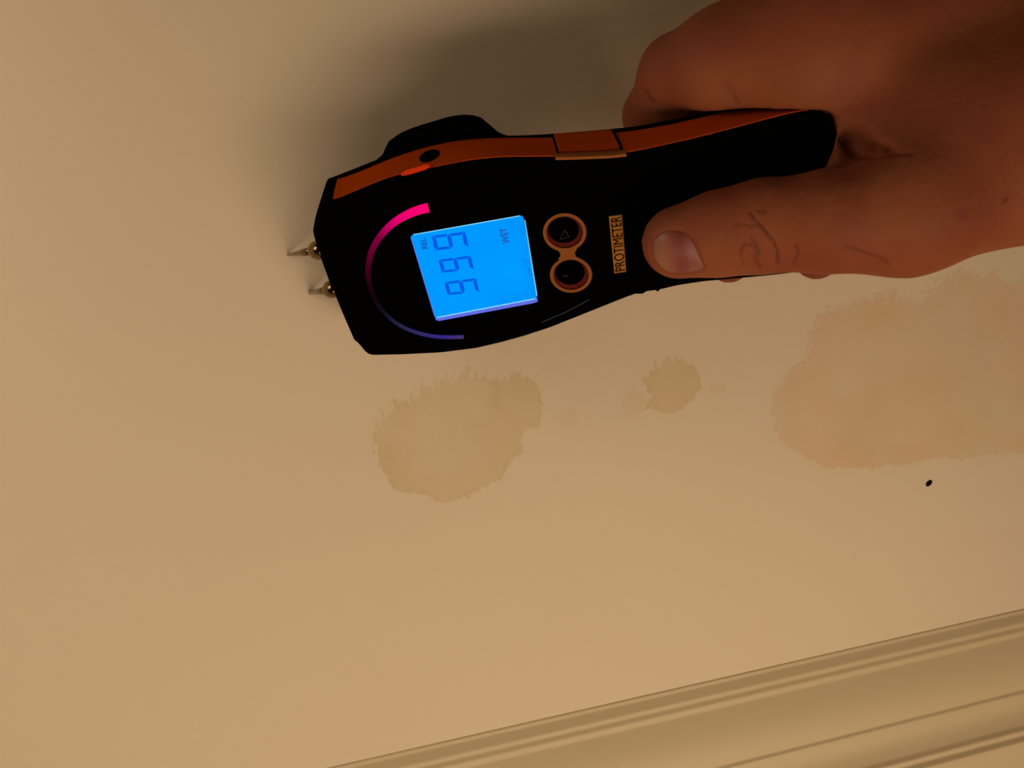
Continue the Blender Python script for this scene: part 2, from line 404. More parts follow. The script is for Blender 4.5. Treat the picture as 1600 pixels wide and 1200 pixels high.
# socket in the side band
def on_band(px, py, lift=0.5):
    u = Fp(px, np.interp(px, Uc[:, 0], Uc[:, 1]), -1.3); bb = Fp(px+6, np.interp(px+6, Bc[:, 0], Bc[:, 1]), WB)
    u2 = Fp(px+10, np.interp(px+10, Uc[:, 0], Uc[:, 1]), -1.3)
    nr = np.cross(u2-u, bb-u); nr /= np.linalg.norm(nr)
    if nr[1] < 0: nr = -nr
    r = ray(px, py); p = r*(np.dot(u+nr*lift, nr)/np.dot(r, nr)); return p, nr, (u2-u)/np.linalg.norm(u2-u)
p, nr, ta = on_band(671, 244, 0.5); tb = np.cross(nr, ta)
def disc_ring(cpt, a, b_, nn, r0, r1, h0, h1, n=28):
    V = []; Fc = []
    for r, h in ((r0, h0), (r1, h0), (r1, h1), (r0, h1)):
        for i in range(n):
            t = 2*math.pi*i/n; V.append(cpt+a*r*math.cos(t)+b_*r*math.sin(t)+nn*h)
    for k in range(4):
        for i in range(n):
            Fc.append((k*n+i, k*n+(i+1) % n, ((k+1) % 4)*n+(i+1) % n, ((k+1) % 4)*n+i))
    return V, Fc
V, Fc = disc_ring(p, ta, tb, nr, 0.01, 3.3, -0.1, 0.25); mesh_obj('socket', V, Fc, MBLK2, dev, label='round black socket in the side band')
# red lit tab below the socket
prism('indicator_tab', [(626, 271), (634, 267), (664, 258), (672, 259), (666, 265), (636, 274), (628, 275)], -1.6, -0.3, MRED, label='red-lit tab at the lower rim of the band')

# rear sensor housing
hp = [(584, 253), (597, 242), (602, 230), (607, 221), (616, 215), (632, 208), (650, 202), (670, 196), (690, 190), (706, 187), (718, 186), (732, 187), (745, 191),
      (758, 202), (772, 214), (800, 225), (800, 300), (700, 300), (600, 300)]
prism('sensor_housing', hp, -21.0, -14.0, MBLK, bevel=1.0)
# small nub on the lower edge
prism('latch', [(982, 455), (992, 459), (1004, 459), (1012, 454), (1024, 453), (1028, 456), (1034, 449), (1000, 446)], -6, -2, MBLK)
# thin seam line along the lower face
prism('seam', [(846, 503), (880, 489), (921, 467.5), (922, 468.3), (881, 490), (847, 504)], -0.1, 0.12, mat('seam_grey', (0.015, 0.015, 0.013), .5), label='thin grey seam line near the lower edge')

# LCD
def rounded_quad(c4, r=0.05, n=4):
    out = []; c4 = [np.array(c, float) for c in c4]
    for i in range(4):
        p = c4[i]; a = c4[i-1]-p; b_ = c4[(i+1) % 4]-p
        pa = p+a/np.linalg.norm(a)*r; pb = p+b_/np.linalg.norm(b_)*r
        for t in np.linspace(0, 1, n): out.append(tuple((1-t)**2*pa+2*t*(1-t)*p+t*t*pb))
    return out
SQ = [(640.5, 368), (817, 336.5), (839.5, 468), (680, 498.5)]
screen = prism('screen', rounded_quad(SQ, 6), -0.5, 0.35, MSCR, label='backlit bright blue display reading wet')
def strip_px(p0, p1, wdt):
    p0, p1 = np.array(p0, float), np.array(p1, float); t = (p1-p0)/np.linalg.norm(p1-p0); nn = np.array([-t[1], t[0]])*wdt/2
    return [tuple(p0+nn), tuple(p1+nn), tuple(p1-nn), tuple(p0-nn)]
prism('screen_rim', [(680, 497), (839, 466.5), (840, 471.5), (832, 474), (686, 501.5), (681, 500)], -0.3, 0.42, MEDG, label='violet lit lower rim of the display')
prism('screen_rim', strip_px((683, 496.3), (836, 467), 1.3), 0.36, 0.50, MEDL)
prism('screen_rim', strip_px((646, 366.6), (812, 337.3), 1.1), 0.36, 0.46, MEDL)
prism('screen_rim', strip_px((642, 371), (679, 494), 1.0), 0.36, 0.46, MEDG)
prism('screen_rim', strip_px((820, 344), (839, 462), 1.2), 0.36, 0.46, MEDL)
# ragged wear on the right side of the screen
rng = np.random.default_rng(5); Vw = []; Fw = []
MWEA = mat('lcd_wear', (0, 0.01, 0.02), 0.4, 0.1, emit=(0.0, 0.17, 0.62), es=1.0)
def speck(x, y, s_, st=1.0):
    pts = [(x+s_*rng.uniform(.6, 1.3)*math.cos(a_), y+s_*st*rng.uniform(.6, 1.3)*math.sin(a_)) for a_ in np.arange(6)*math.pi/3]
    b0 = len(Vw); Vw.extend([Fp(px, py, 0.40) for px, py in pts]); Vw.extend([Fp(px, py, 0.36) for px, py in pts])
    Fw.append(tuple(range(b0, b0+6))); Fw.append(tuple(range(b0+6, b0+12)))
    Fw.extend([(b0+i, b0+(i+1) % 6, b0+6+(i+1) % 6, b0+6+i) for i in range(6)])
for k in range(30):
    t = rng.random()**0.8; y = 348+t*112; x = 817.5+(y-337)*0.168-2-abs(rng.normal())*3.5*(0.5+t)
    if 0.35 < t < 0.65: x -= rng.random()*5
    for j in range(rng.integers(2, 7)):
        speck(x, y, 0.45+rng.random()*0.5); x += rng.normal()*1.0; y += rng.normal()*1.5
        x = min(x, 816.5+(y-337)*0.168)
for x in (790, 797, 806, 824, 831):
    y = 470.5-(x-800)*0.19
    for j in range(7): speck(x, y, 0.4+rng.random()*0.5); x += rng.normal()*1.8; y -= abs(rng.normal())*1.1
speck(795.5, 434, 0.9)
for (x0, y0), (x1, y1) in (((660, 391), (680, 391)), ((700, 387), (722, 384)), ((722, 384), (752, 380)), ((676, 440), (684, 434)), ((702, 449), (714, 444))):
    for t in np.linspace(0, 1, 12): speck(x0+(x1-x0)*t, y0+(y1-y0)*t, 0.30)
o = mesh_obj('wear_marks', Vw, Fw, MWEA, dev, label='ragged dark wear along the right rim of the display'); o['kind'] = 'stuff'

def prisms_joined(name, polys, w0, w1, m, parent=dev, label=None):
    V = []; Fc = []
    for pl in polys:
        n = len(pl); b0 = len(V)
        V += [Fp(x, y, w1) for x, y in pl]; V += [Fp(x, y, w0) for x, y in pl]
        Fc.append(tuple(range(b0, b0+n))); Fc.append(tuple(range(b0+n, b0+2*n)))
        Fc += [(b0+i, b0+(i+1) % n, b0+n+(i+1) % n, b0+n+i) for i in range(n)]
    return mesh_obj(name, V, Fc, m, parent, label=label)
# digits: 9 9 9 turned a quarter turn; o0 = outer corner (a/b side), ex -> d side, ey -> f side
def digit(o0, o1, d0, d1):
    o0, o1, d0, d1 = [np.array(q, float) for q in (o0, o1, d0, d1)]
    def Q(s, t):                                  # s 0..1 from a to d, t 0..1 from b/c side to f side
        return tuple((o0*(1-t)+o1*t)*(1-s)+(d0*(1-t)+d1*t)*s)
    g = 0.015; T = 0.11; Y = 0.20; segs = []
    segs.append([Q(0, g), Q(0, 1-g), Q(T, 1-Y), Q(T, Y)])                                  # a
    segs.append([Q(1, g), Q(1, 1-g), Q(1-T, 1-Y), Q(1-T, Y)])                              # d
    h = 0.5
    segs.append([Q(h-T*.55, Y), Q(h, 0.05), Q(h+T*.55, Y), Q(h+T*.55, 1-Y), Q(h, 0.95), Q(h-T*.55, 1-Y)])   # g
    segs.append([Q(g, 0), Q(h-g, 0), Q(h-T*.8, Y*.85), Q(T+g, Y*.85)])                      # b
    segs.append([Q(g, 1), Q(h-g, 1), Q(h-T*.8, 1-Y*.85), Q(T+g, 1-Y*.85)])                  # f
    segs.append([Q(h+g, 0), Q(1-g, 0), Q(1-T-g, Y*.85), Q(h+T*.8, Y*.85)])                  # c
    return segs
for q in [((674.5, 368.5), (679.5, 391), (726.5, 362), (732.5, 386)),
          ((685, 406), (690.5, 426), (735, 399.5), (741, 421.5)),
          ((694, 441), (699.5, 461), (744, 434.5), (749, 456.5))]:
    prisms_joined('digit', digit(*q), 0.36, 0.48, MSEG)

# lettering from the built-in font, mapped on a quad (origin, along reading, along glyph-up)
def text_geo(s, off=0.022):
    cu = bpy.data.curves.new('tmp', 'FONT'); cu.body = s; cu.offset = off; ob = bpy.data.objects.new('tmp', cu); scn.collection.objects.link(ob)
    dg = bpy.context.evaluated_depsgraph_get(); me = bpy.data.meshes.new_from_object(ob.evaluated_get(dg))
    v = np.array([tuple(x.co) for x in me.vertices]); f = [tuple(p.vertices) for p in me.polygons]
    bpy.data.objects.remove(ob); bpy.data.curves.remove(cu); bpy.data.meshes.remove(me)
    v = v[:, :2]; v = (v-v.min(0))/(v.max(0)-v.min(0)); return v, f
def lettering(name, s, quad, w0, w1, m, parent=dev, label=None):
    """quad: pixel corners bottom-left, bottom-right, top-right, top-left of the text"""
    v, f = text_geo(s, 0.0 if len(s) > 5 else 0.022); q = [np.array(x, float) for x in quad]
    pp = [(q[0]*(1-a)+q[1]*a)*(1-b_)+(q[3]*(1-a)+q[2]*a)*b_ for a, b_ in v]
    top = [Fp(x, y, w1) for x, y in pp]
    edges = {}
    for fc in f:
        for i in range(len(fc)):
            e = (fc[i], fc[(i+1) % len(fc)]); edges[e] = 1
    bnd = [e for e in edges if (e[1], e[0]) not in edges]
    n = len(top); V = top+[Fp(x, y, w0) for x, y in pp]
    Fc = list(f)+[tuple(n+i for i in reversed(fc)) for fc in f]+[(a, b_, n+b_, n+a) for a, b_ in bnd]
    return mesh_obj(name, V, Fc, m, parent, label=label)
lettering('lettering', 'REL', [(668.5, 388), (665, 371), (656, 373), (659.5, 389.5)], 0.36, 0.46, MSEGD, label='dark blue lettering REL on the display')
lettering('lettering', 'WET', [(796.5, 380), (791.5, 355.5), (780.5, 357.5), (785.5, 382)], 0.36, 0.46, MSEGD, label='dark blue lettering WET on the display')

# arc light guide
arc = smooth_chain([(669.5, 324.5), (655, 328), (637, 335), (618, 346), (603, 359), (590, 375), (581, 392), (576.5, 410), (575, 428), (578, 446), (584, 463),
                    (591, 476), (602, 490), (618, 504), (636, 514), (656, 521), (678, 525.5), (702, 527), (724.5, 526.5)], 70)
wd = np.interp(np.linspace(0, 1, 70), [0, .2, .4, .6, .8, 1], [7.6, 5.6, 4.4, 2.9, 2.8, 3.0])
tg = np.gradient(arc, axis=0); tg /= np.linalg.norm(tg, axis=1, keepdims=True); nn2 = np.stack([-tg[:, 1], tg[:, 0]], 1)
V = []
for i in range(70):
    a, b_ = arc[i]+nn2[i]*wd[i], arc[i]-nn2[i]*wd[i]; m_ = arc[i]
    V += [Fp(*a, 0.0), Fp(*(a*.8+b_*.2), 0.40), Fp(*m_, 0.5), Fp(*(a*.2+b_*.8), 0.40), Fp(*b_, 0.0)]
Fc = [(i*5+j, i*5+(j+1) % 5, (i+1)*5+(j+1) % 5, (i+1)*5+j) for i in range(69) for j in range(5)] + [(0, 1, 2, 3, 4), tuple(69*5+k for k in range(5))]
MARC = mat('light_guide', (0.004, 0.001, 0.003), 0.5, 0.0)
lg = mesh_obj('light_guide', V, Fc, MARC, dev, label='curved light bar glowing pink at one end and dim violet at the other')
ts = np.repeat(np.linspace(0, 1, 70), 5)
ck = [0, .06, .14, .20, .26, .33, .40, .48, .54, .62, .70, .80, .9, 1.0]
cr = [1.0, .95, .80, .52, .20, .13, .05, .014, .003, .003, .016, .028, .036, .055]
cg = [0, 0, 0, 0, 0, 0, 0, 0, .001, .004, .014, .026, .018, .03]
cb = [.17, .15, .16, .11, .045, .025, .012, .003, .003, .010, .05, .13, .22, .13]
ca = lg.data.color_attributes.new('lit', 'FLOAT_COLOR', 'POINT')
for i in range(len(lg.data.vertices)):
    t = ts[i]; ca.data[i].color = (np.interp(t, ck, cr), np.interp(t, ck, cg), np.interp(t, ck, cb), 1)
nt = MARC.node_tree; at = nt.nodes.new('ShaderNodeAttribute'); at.attribute_name = 'lit'
nt.links.new(at.outputs['Color'], nt.nodes['Principled BSDF'].inputs['Emission Color']); nt.nodes['Principled BSDF'].inputs['Emission Strength'].default_value = 1.0

# keypad: figure-eight orange frame, two wells and two domed buttons
def ell(cx, cy, rx, ry, n=32, rot=0.0):
    return [(cx+rx*math.cos(a)*math.cos(rot)-ry*math.sin(a)*math.sin(rot), cy+rx*math.cos(a)*math.sin(rot)+ry*math.sin(a)*math.cos(rot)) for a in np.arange(n)*2*math.pi/n]
def ring_px(name, outer, inner, w0, w1, m, label=None, parent=dev):
    n = len(outer)
    V = [Fp(*p, w1) for p in outer]+[Fp(*p, w1) for p in inner]+[Fp(*p, w0) for p in outer]+[Fp(*p, w0) for p in inner]
    Fc = []
    for i in range(n):
        j = (i+1) % n
        Fc += [(i, j, n+j, n+i), (2*n+i, 2*n+j, 3*n+j, 3*n+i), (i, j, 2*n+j, 2*n+i), (n+i, n+j, 3*n+j, 3*n+i)]
    return mesh_obj(name, V, Fc, m, parent, label=label)
TB, LB = (882.3, 363.2), (892.2, 429.5)
def keypad_frame():
    # one mesh: two rings plus the bridge
    V = []; Fc = []
    for (cx, cy), orx, ory, irx, iry in ((TB, 34, 30, 28.6, 24.8), (LB, 33, 27.8, 27.5, 23.6)):
        o_, i_ = ell(cx, cy, orx, ory, 40), ell(cx, cy, irx, iry, 40); n = 40; b0 = len(V)
        V += [Fp(*p, 0.7) for p in o_]+[Fp(*p, 0.7) for p in i_]+[Fp(*p, -.3) for p in o_]+[Fp(*p, -.3) for p in i_]
        for i in range(n):
            j = (i+1) % n
            Fc += [(b0+i, b0+j, b0+n+j, b0+n+i), (b0+i, b0+j, b0+2*n+j, b0+2*n+i), (b0+n+i, b0+n+j, b0+3*n+j, b0+3*n+i)]
    br = [(866, 386.5), (874, 394), (876, 399), (872, 405.5), (880, 406.5), (887, 404), (900, 404.5), (909, 405.5), (900, 401), (898, 395), (902, 387.5), (885, 391)]
    b0 = len(V); n = len(br); V += [Fp(*p, 0.68) for p in br]+[Fp(*p, -.3) for p in br]
    Fc += [tuple(range(b0, b0+n)), tuple(range(b0+n, b0+2*n))]+[(b0+i, b0+(i+1) % n, b0+n+(i+1) % n, b0+n+i) for i in range(n)]
    return mesh_obj('keypad_frame', V, Fc, MORF, dev, label='orange figure-eight frame round the two buttons')
keypad_frame()
for (cx, cy), rx, ry, lab in ((TB, 28.6, 24.8, 'round black button marked with a small triangle'), (LB, 27.5, 23.6, 'round black button below the triangle button')):
    prism('button_well', ell(cx, cy, rx, ry, 40), -.2, 0.15, MORD)
    # domed button, shifted up-left within its well
    bx, by = cx-1.5, cy-3.5; rings_ = []
    for k, (s, h) in enumerate(((1, .1), (1, .9), (.9, 1.3), (.6, 1.55), (.25, 1.6))):
        rings_.append([Fp(*p, h) for p in ell(bx, by, 24*s*rx/28.6, 20*s*ry/24.8, 32)])
    V = [p for r in rings_ for p in r]; n = 32
    Fc = [(k*n+i, k*n+(i+1) % n, (k+1)*n+(i+1) % n, (k+1)*n+i) for k in range(4) for i in range(n)]+[tuple(range(n)), tuple(range(4*n, 5*n))]
    bt = mesh_obj('button', V, Fc, MBLK2, dev, label=lab)
    if cy < 400:
        t3 = [(874.5, 374.5), (882, 358.5), (890.5, 370.5)]; c3 = np.mean(t3, 0); i3 = [tuple(c3+(np.array(p)-c3)*0.78) for p in t3]
        ring_px('triangle_mark', t3, i3, 1.45, 1.8, MGRY, parent=bt)
    else:
        prism('bar_mark', strip_px((880, 432), (888, 430.5), 1.2), 1.4, 1.72, MGRY, bt)

# name plate
NP = [(951.3, 338.3), (971.5, 335.8), (978.3, 424.5), (960, 427.3)]
plate = prism('name_plate', NP, -0.1, 0.30, mat('plate_print', (0.37, 0.14, 0.022), 0.7, 0.1), label='small orange name plate with black lettering')
lettering('lettering', 'PROTIMETER', [(977.3, 422.3), (970.2, 337.8), (953.8, 340), (961.7, 424.8)], 0.30, 0.40, MBLK, parent=plate)

# pins: threaded collar + tapered pin reaching the ceiling
for bx, by, tx, ty, rt in ((497, 391, 449.5, 398.5, 0.42), (519, 452, 484.5, 457.5, 0.85)):
    base = Fp(bx, by, -5.5); tip = on_ceiling(tx, ty, 0.3)
    ax_ = tip-base; Lp = np.linalg.norm(ax_); ax_ /= Lp
    a = np.cross(ax_, nf); a /= np.linalg.norm(a); b_ = np.cross(ax_, a)
    def lathe(prof, n=20):
        V = []; Fc = []
        for s, r in prof:
            for i in range(n):
                t = 2*math.pi*i/n; V.append(base+ax_*s+a*r*math.cos(t)+b_*r*math.sin(t))
        for k in range(len(prof)-1):
            for i in range(n): Fc.append((k*n+i, k*n+(i+1) % n, (k+1)*n+(i+1) % n, (k+1)*n+i))
        Fc += [tuple(range(n)), tuple(range((len(prof)-1)*n, len(prof)*n))]; return V, Fc
    V, Fc = lathe([(-6, 2.4), (-1.5, 3.0), (0.0, 3.3), (1.6, 3.1), (3.0, 2.3), (3.6, 1.3)])
    cl = mesh_obj('pin_collar', V, Fc, MMET, dev, smooth=True, label='domed metal collar of a measuring pin')
    V, Fc = lathe([(3.0, 1.45), (Lp*0.45, 1.35), (Lp-0.5, rt), (Lp, rt*0.8)])
    mesh_obj('pin', V, Fc, MMET, cl, smooth=True)

# ------------------------------------------------------------------ hand: one continuous surface from a distance field
H = 1.25
lo = np.array([18.0, 14.0, -285.0]); hi = np.array([280.0, 225.0, -150.0])
gx, gy, gz = [np.arange(lo[k], hi[k], H, dtype=np.float32) for k in range(3)]
X, Y, Z = np.meshgrid(gx, gy, gz, indexing='ij')
field = np.full(X.shape, 60.0, np.float32)
def seg_sd(A, B, r0, r1, up):
    """r0=(half width, half thickness) at A; thickness along up"""
    A, B = np.asarray(A, np.float32), np.asarray(B, np.float32); ab = B-A; L = np.linalg.norm(ab); t_ = ab/L
    upv = up-t_*np.dot(up, t_); upv /= np.linalg.norm(upv); s_ = np.cross(t_, upv)
    rm = max(r0[0], r1[0])+30
    mn, mx_ = np.minimum(A, B)-rm, np.maximum(A, B)+rm
    sl = tuple(slice(max(0, int((mn[k]-lo[k])/H)), max(0, min(X.shape[k], int((mx_[k]-lo[k])/H)+2))) for k in range(3))
    px, py, pz = X[sl]-A[0], Y[sl]-A[1], Z[sl]-A[2]
    c = px*t_[0]+py*t_[1]+pz*t_[2]; cc = np.clip(c, 0, L); k = cc/L
    u = px*upv[0]+py*upv[1]+pz*upv[2]; s = px*s_[0]+py*s_[1]+pz*s_[2]
    ra = r0[0]+(r1[0]-r0[0])*k; rb = r0[1]+(r1[1]-r0[1])*k; e = c-cc
    q = np.sqrt((s/ra)**2+(u/rb)**2+(e/ra)**2)
    q2 = np.sqrt((s/ra**2)**2+(u/rb**2)**2+(e/ra**2)**2)+1e-6
    return sl, q*(q-1)/q2
def add(A, B, r0, r1, up=nf, k=4.0):
    sl, d = seg_sd(A, B, r0, r1, up); f = field[sl]
    h = np.clip(k-np.abs(f-d), 0, None)/k
    field[sl] = np.minimum(f, d)-h*h*k*0.25
def sub(A, B, r0, r1, up=nf, k=3.0):
    sl, d = seg_sd(A, B, r0, r1, up); f = field[sl]; d = -d
    h = np.clip(k-np.abs(f-d), 0, None)/k
    field[sl] = np.maximum(f, d)+h*h*k*0.25
def fd(px, py, lift=0.0):                         # depth of the meter's face (minus lift)
    return -Fp(px, py, lift)[2]
zc = np.array([0, 0, 1.0])
# thumb
T0 = C(1062, 379, fd(1062, 379, 9.0)); T1 = C(1125, 366, fd(1125, 366, 10)); T2 = C(1190, 355, fd(1190, 355, 11))
T3 = C(1300, 346, fd(1300, 346, 13)); T4 = C(1420, 325, 199); T5 = C(1640, 250, 204)
add(T0, T1, (11.0, 8.0), (12.2, 8.8)); add(T1, T2, (12.2, 8.8), (13.0, 10.2), k=3); add(T2, T3, (13.0, 10.2), (13.0, 12), k=3)
add(T3, T4, (13.0, 12), (17.2, 15), k=6); add(T4, T5, (17.2, 15), (21.5, 18), k=8)
# index finger (outer side of the grip, bends behind the meter)
I0 = C(1270, 66, 204); I1 = C(1130, 92, 211); I2 = C(1056, 114, 224); I3 = C(1016, 180, 241); I4 = C(1050, 300, 252)
add(I2, I1, (10.8, 10.5), (14.0, 11.5), zc, 4); add(I1, I0, (14.0, 11.5), (19, 15), zc, 6)
add(I2, I3, (10.6, 9.8), (8.6, 8.2), zc, 4); add(I3, I4, (8.6, 8.2), (7.5, 7), zc, 3)
# flesh at the base of the index finger
add(C(1178, 132, 212), C(1240, 140, 206), (8.0, 8), (9, 9), zc, 5)
# middle and ring finger behind the meter, tips curling out below it
for (pts, rr) in (([(1330, -10, 236), (1140, 75, 246), (1085, 160, 252), (1128, 300, 262), (1140, 409, 254)], (9.5, 9.2, 8.6, 8, 7.3)),
                  ([(1460, -10, 240), (1330, 60, 246), (1250, 150, 252), (1262, 300, 256), (1277, 401, 246)], (9.5, 9.2, 8.6, 8, 7.6))):
    for i in range(4):
        add(C(*pts[i]), C(*pts[i+1]), (rr[i], rr[i]), (rr[i+1], rr[i+1]), zc, 3)
# back of the hand, metacarpals and thumb web
add(I0, C(1700, 20, 208), (19, 15), (26, 20), zc, 10)
add(C(1330, -70, 234), C(1760, -80, 216), (20, 15), (26, 20), zc, 12)
add(C(1400, -170, 238), C(1780, -170, 221), (18, 14), (24, 18), zc, 12)
add(C(1370, 120, 214), C(1700, 160, 202), (17, 14), (30, 22), zc, 10)
add(C(1415, 205, 204), C(1640, 215, 198), (20, 15), (24, 20), zc, 9)
add(C(1500, 200, 200), C(1640, 160, 200), (20, 16), (24, 20), zc, 12)
add(C(1330, 200, 209), C(1345, 255, 207), (9, 12), (9, 12), zc, 5)
add(C(1307, 190, 207), C(1328, 262, 205), (4.3, 8), (4.5, 8), zc, 4)
# palm heel behind
add(C(1420, 160, 238), C(1650, 160, 231), (20, 14), (26, 18), zc, 10)
# wrist and forearm
add(C(1680, 90, 212), C(1960, -30, 216), (34, 24), (30, 23), zc, 16)
add(C(1960, -30, 216), C(2080, -80, 216), (30, 23), (31, 24), zc, 10)
# crease pit between thumb and index
# crease pit between thumb and index
def surf_depth(px, py):
    for d in np.arange(155, 280, 0.4):
        p = C(px, py, d); i = ((p-lo)/H).round().astype(int)
        if (i >= 0).all() and (i < field.shape).all() and field[tuple(i)] < 0: return d
    return 205.0
for (p0, p1, r0, r1, l0, l1) in (((1313, 254), (1329, 215), 1.3, 1.9, 0.3, 0.2), ((1329, 217), (1388, 237), 2.0, 0.9, 0.2, 0.2),
                                 ((1322, 250), (1386, 239), 1.6, 1.0, 0.2, 0.2), ((1338, 236), (1362, 237), 1.8, 1.4, 0.6, 0.6)):
    d0, d1 = surf_depth(*p0), surf_depth(*p1)
    sub(C(*p0, d0+l0), C(*p1, d1+l1), (r0, r0*1.9), (r1, r1*1.9), zc, 2.0)
# keep clear of the meter's own volume (the flesh presses against it)
ox, oy = X-0, Y-0
wq = (X*nf[0]+Y*nf[1]+Z*nf[2])-np.dot(Fp(880, 360), nf)
pu = X*uax[0]+Y*uax[1]+Z*uax[2]; pv = X*vax[0]+Y*vax[1]+Z*vax[2]
poly2 = np.array([(np.dot(p, uax), np.dot(p, vax)) for p in np.vstack([upS, lo0])[::2]])
near = (field < 12) & (wq < 4) & (wq > -28)
sdp = poly_sd(pu[near].astype(float), pv[near].astype(float), poly2)
wn = wq[near]
box = np.minimum(sdp+0.95, np.minimum(0.75-wn, wn+23.0))       # positive inside the meter
fn = field[near]; kk = 1.2; dd_ = box.astype(np.float32)
h = np.clip(kk-np.abs(fn-dd_), 0, None)/kk
field[near] = np.maximum(fn, dd_)+h*h*kk*0.25

def surface_nets(f):
    s = f < 0; nx, ny, nz = f.shape
    cnt = np.zeros((nx-1, ny-1, nz-1), np.int8)
    for a in (0, 1):
        for b_ in (0, 1):
            for c_ in (0, 1): cnt += s[a:nx-1+a, b_:ny-1+b_, c_:nz-1+c_]
    act = (cnt > 0) & (cnt < 8); ii, jj, kk_ = np.nonzero(act)
    vid = -np.ones(act.shape, np.int64); vid[ii, jj, kk_] = np.arange(len(ii))
    acc = np.zeros((len(ii), 3)); num = np.zeros(len(ii))
    offs = [(a, b_, c_) for a in (0, 1) for b_ in (0, 1) for c_ in (0, 1)]
    for o1 in offs:
        for ax in range(3):
            if o1[ax] == 1: continue
            o2 = list(o1); o2[ax] = 1
            v1 = f[ii+o1[0], jj+o1[1], kk_+o1[2]]; v2 = f[ii+o2[0], jj+o2[1], kk_+o2[2]]
            m = (v1 < 0) != (v2 < 0); t = np.where(m, v1/np.where(v1 == v2, 1, v1-v2), 0)
            for k in range(3):
                acc[:, k] += np.where(m, o1[k]+(t if k == ax else 0), 0)
            num += m
    P = np.stack([ii, jj, kk_], 1)+acc/num[:, None]
    quads = []
    for ax in range(3):
        d1 = [0, 0, 0]; d1[ax] = 1
        sh = [nx, ny, nz]; sh[ax] -= 1
        a = s[:sh[0], :sh[1], :sh[2]]; b_ = s[d1[0]:, d1[1]:, d1[2]:]
        e = np.nonzero(a != b_); e = [q.copy() for q in e]
        o1, o2 = (ax+1) % 3, (ax+2) % 3
        ok = (e[o1] > 0) & (e[o2] > 0) & (e[o1] < f.shape[o1]-1) & (e[o2] < f.shape[o2]-1)
        e = [q[ok] for q in e]
        flip = s[e[0], e[1], e[2]]
        def cell(m1, m2):
            q = [e[0].copy(), e[1].copy(), e[2].copy()]; q[o1] -= m1; q[o2] -= m2; return vid[q[0], q[1], q[2]]
        q = np.stack([cell(1, 1), cell(0, 1), cell(0, 0), cell(1, 0)], 1)
        q[~flip] = q[~flip][:, ::-1]; quads.append(q)
    return P, np.vstack(quads)
# close the field at the grid's border
field[0], field[-1], field[:, 0], field[:, -1], field[:, :, 0], field[:, :, -1] = [2.0]*6
P, Q = surface_nets(field); P = lo + P*H
del field, X, Y, Z, wq, pu, pv
# keep the largest connected piece
lab = np.arange(len(P))
for _ in range(400):
    m = lab[Q].min(1); new = lab.copy()
    for k in range(4): np.minimum.at(new, Q[:, k], m)
    new = new[new]
    if (new == lab).all(): break
    lab = new
vals, cn = np.unique(lab, return_counts=True); keep = lab == vals[cn.argmax()]
remap = -np.ones(len(P), int); remap[keep] = np.arange(keep.sum()); P = P[keep]; Q = remap[Q[keep[Q[:, 0]]]]
# light Laplacian smoothing
def smooth_mesh(P, Q, it, lam=0.5):
    for _ in range(it):
        s = np.zeros_like(P); n = np.zeros(len(P))
        for a, b_ in ((0, 1), (1, 2), (2, 3), (3, 0)):
            np.add.at(s, Q[:, a], P[Q[:, b_]]); np.add.at(n, Q[:, a], 1)
            np.add.at(s, Q[:, b_], P[Q[:, a]]); np.add.at(n, Q[:, b_], 1)
        P = P+lam*(s/n[:, None]-P)
    return P
P = smooth_mesh(P, Q, 3)

# refine the part near the camera once and carve creases
hand = mesh_obj('hand', P, Q, MBLK, None, smooth=True)
bm = bmesh.new(); bm.from_mesh(hand.data)
camW = Vector(cam_pos)
def to_px_np(Wp):
    c = (Wp-cam_pos)*1000.0 @ R
    return 800+F*c[:, 0]/-c[:, 2], 600-F*c[:, 1]/-c[:, 2], -c[:, 2]
bm.verts.ensure_lookup_table()
cw = np.array([v.co for v in bm.verts]); qx, qy, qd = to_px_np(cw)
fine = (qx > 985) & (qx < 1560) & (qy > 150) & (qy < 450) & (qd < 232)
edg = [e for e in bm.edges if fine[e.verts[0].index] and fine[e.verts[1].index]]
bmesh.ops.subdivide_edges(bm, edges=edg, cuts=1, use_grid_fill=True, smooth=0.0)
bm.normal_update(); bm.to_mesh(hand.data); bm.free()
me = hand.data; me.shade_smooth(); me.update()
n_v = len(me.vertices); co = np.empty(n_v*3, np.float32); me.vertices.foreach_get('co', co); co = co.reshape(-1, 3).astype(float)
no = np.array([v.normal for v in me.vertices])
qx, qy, qd = to_px_np(co)
view = (co-cam_pos); view /= np.linalg.norm(view, axis=1, keepdims=True)
facing = -(view*no).sum(1)
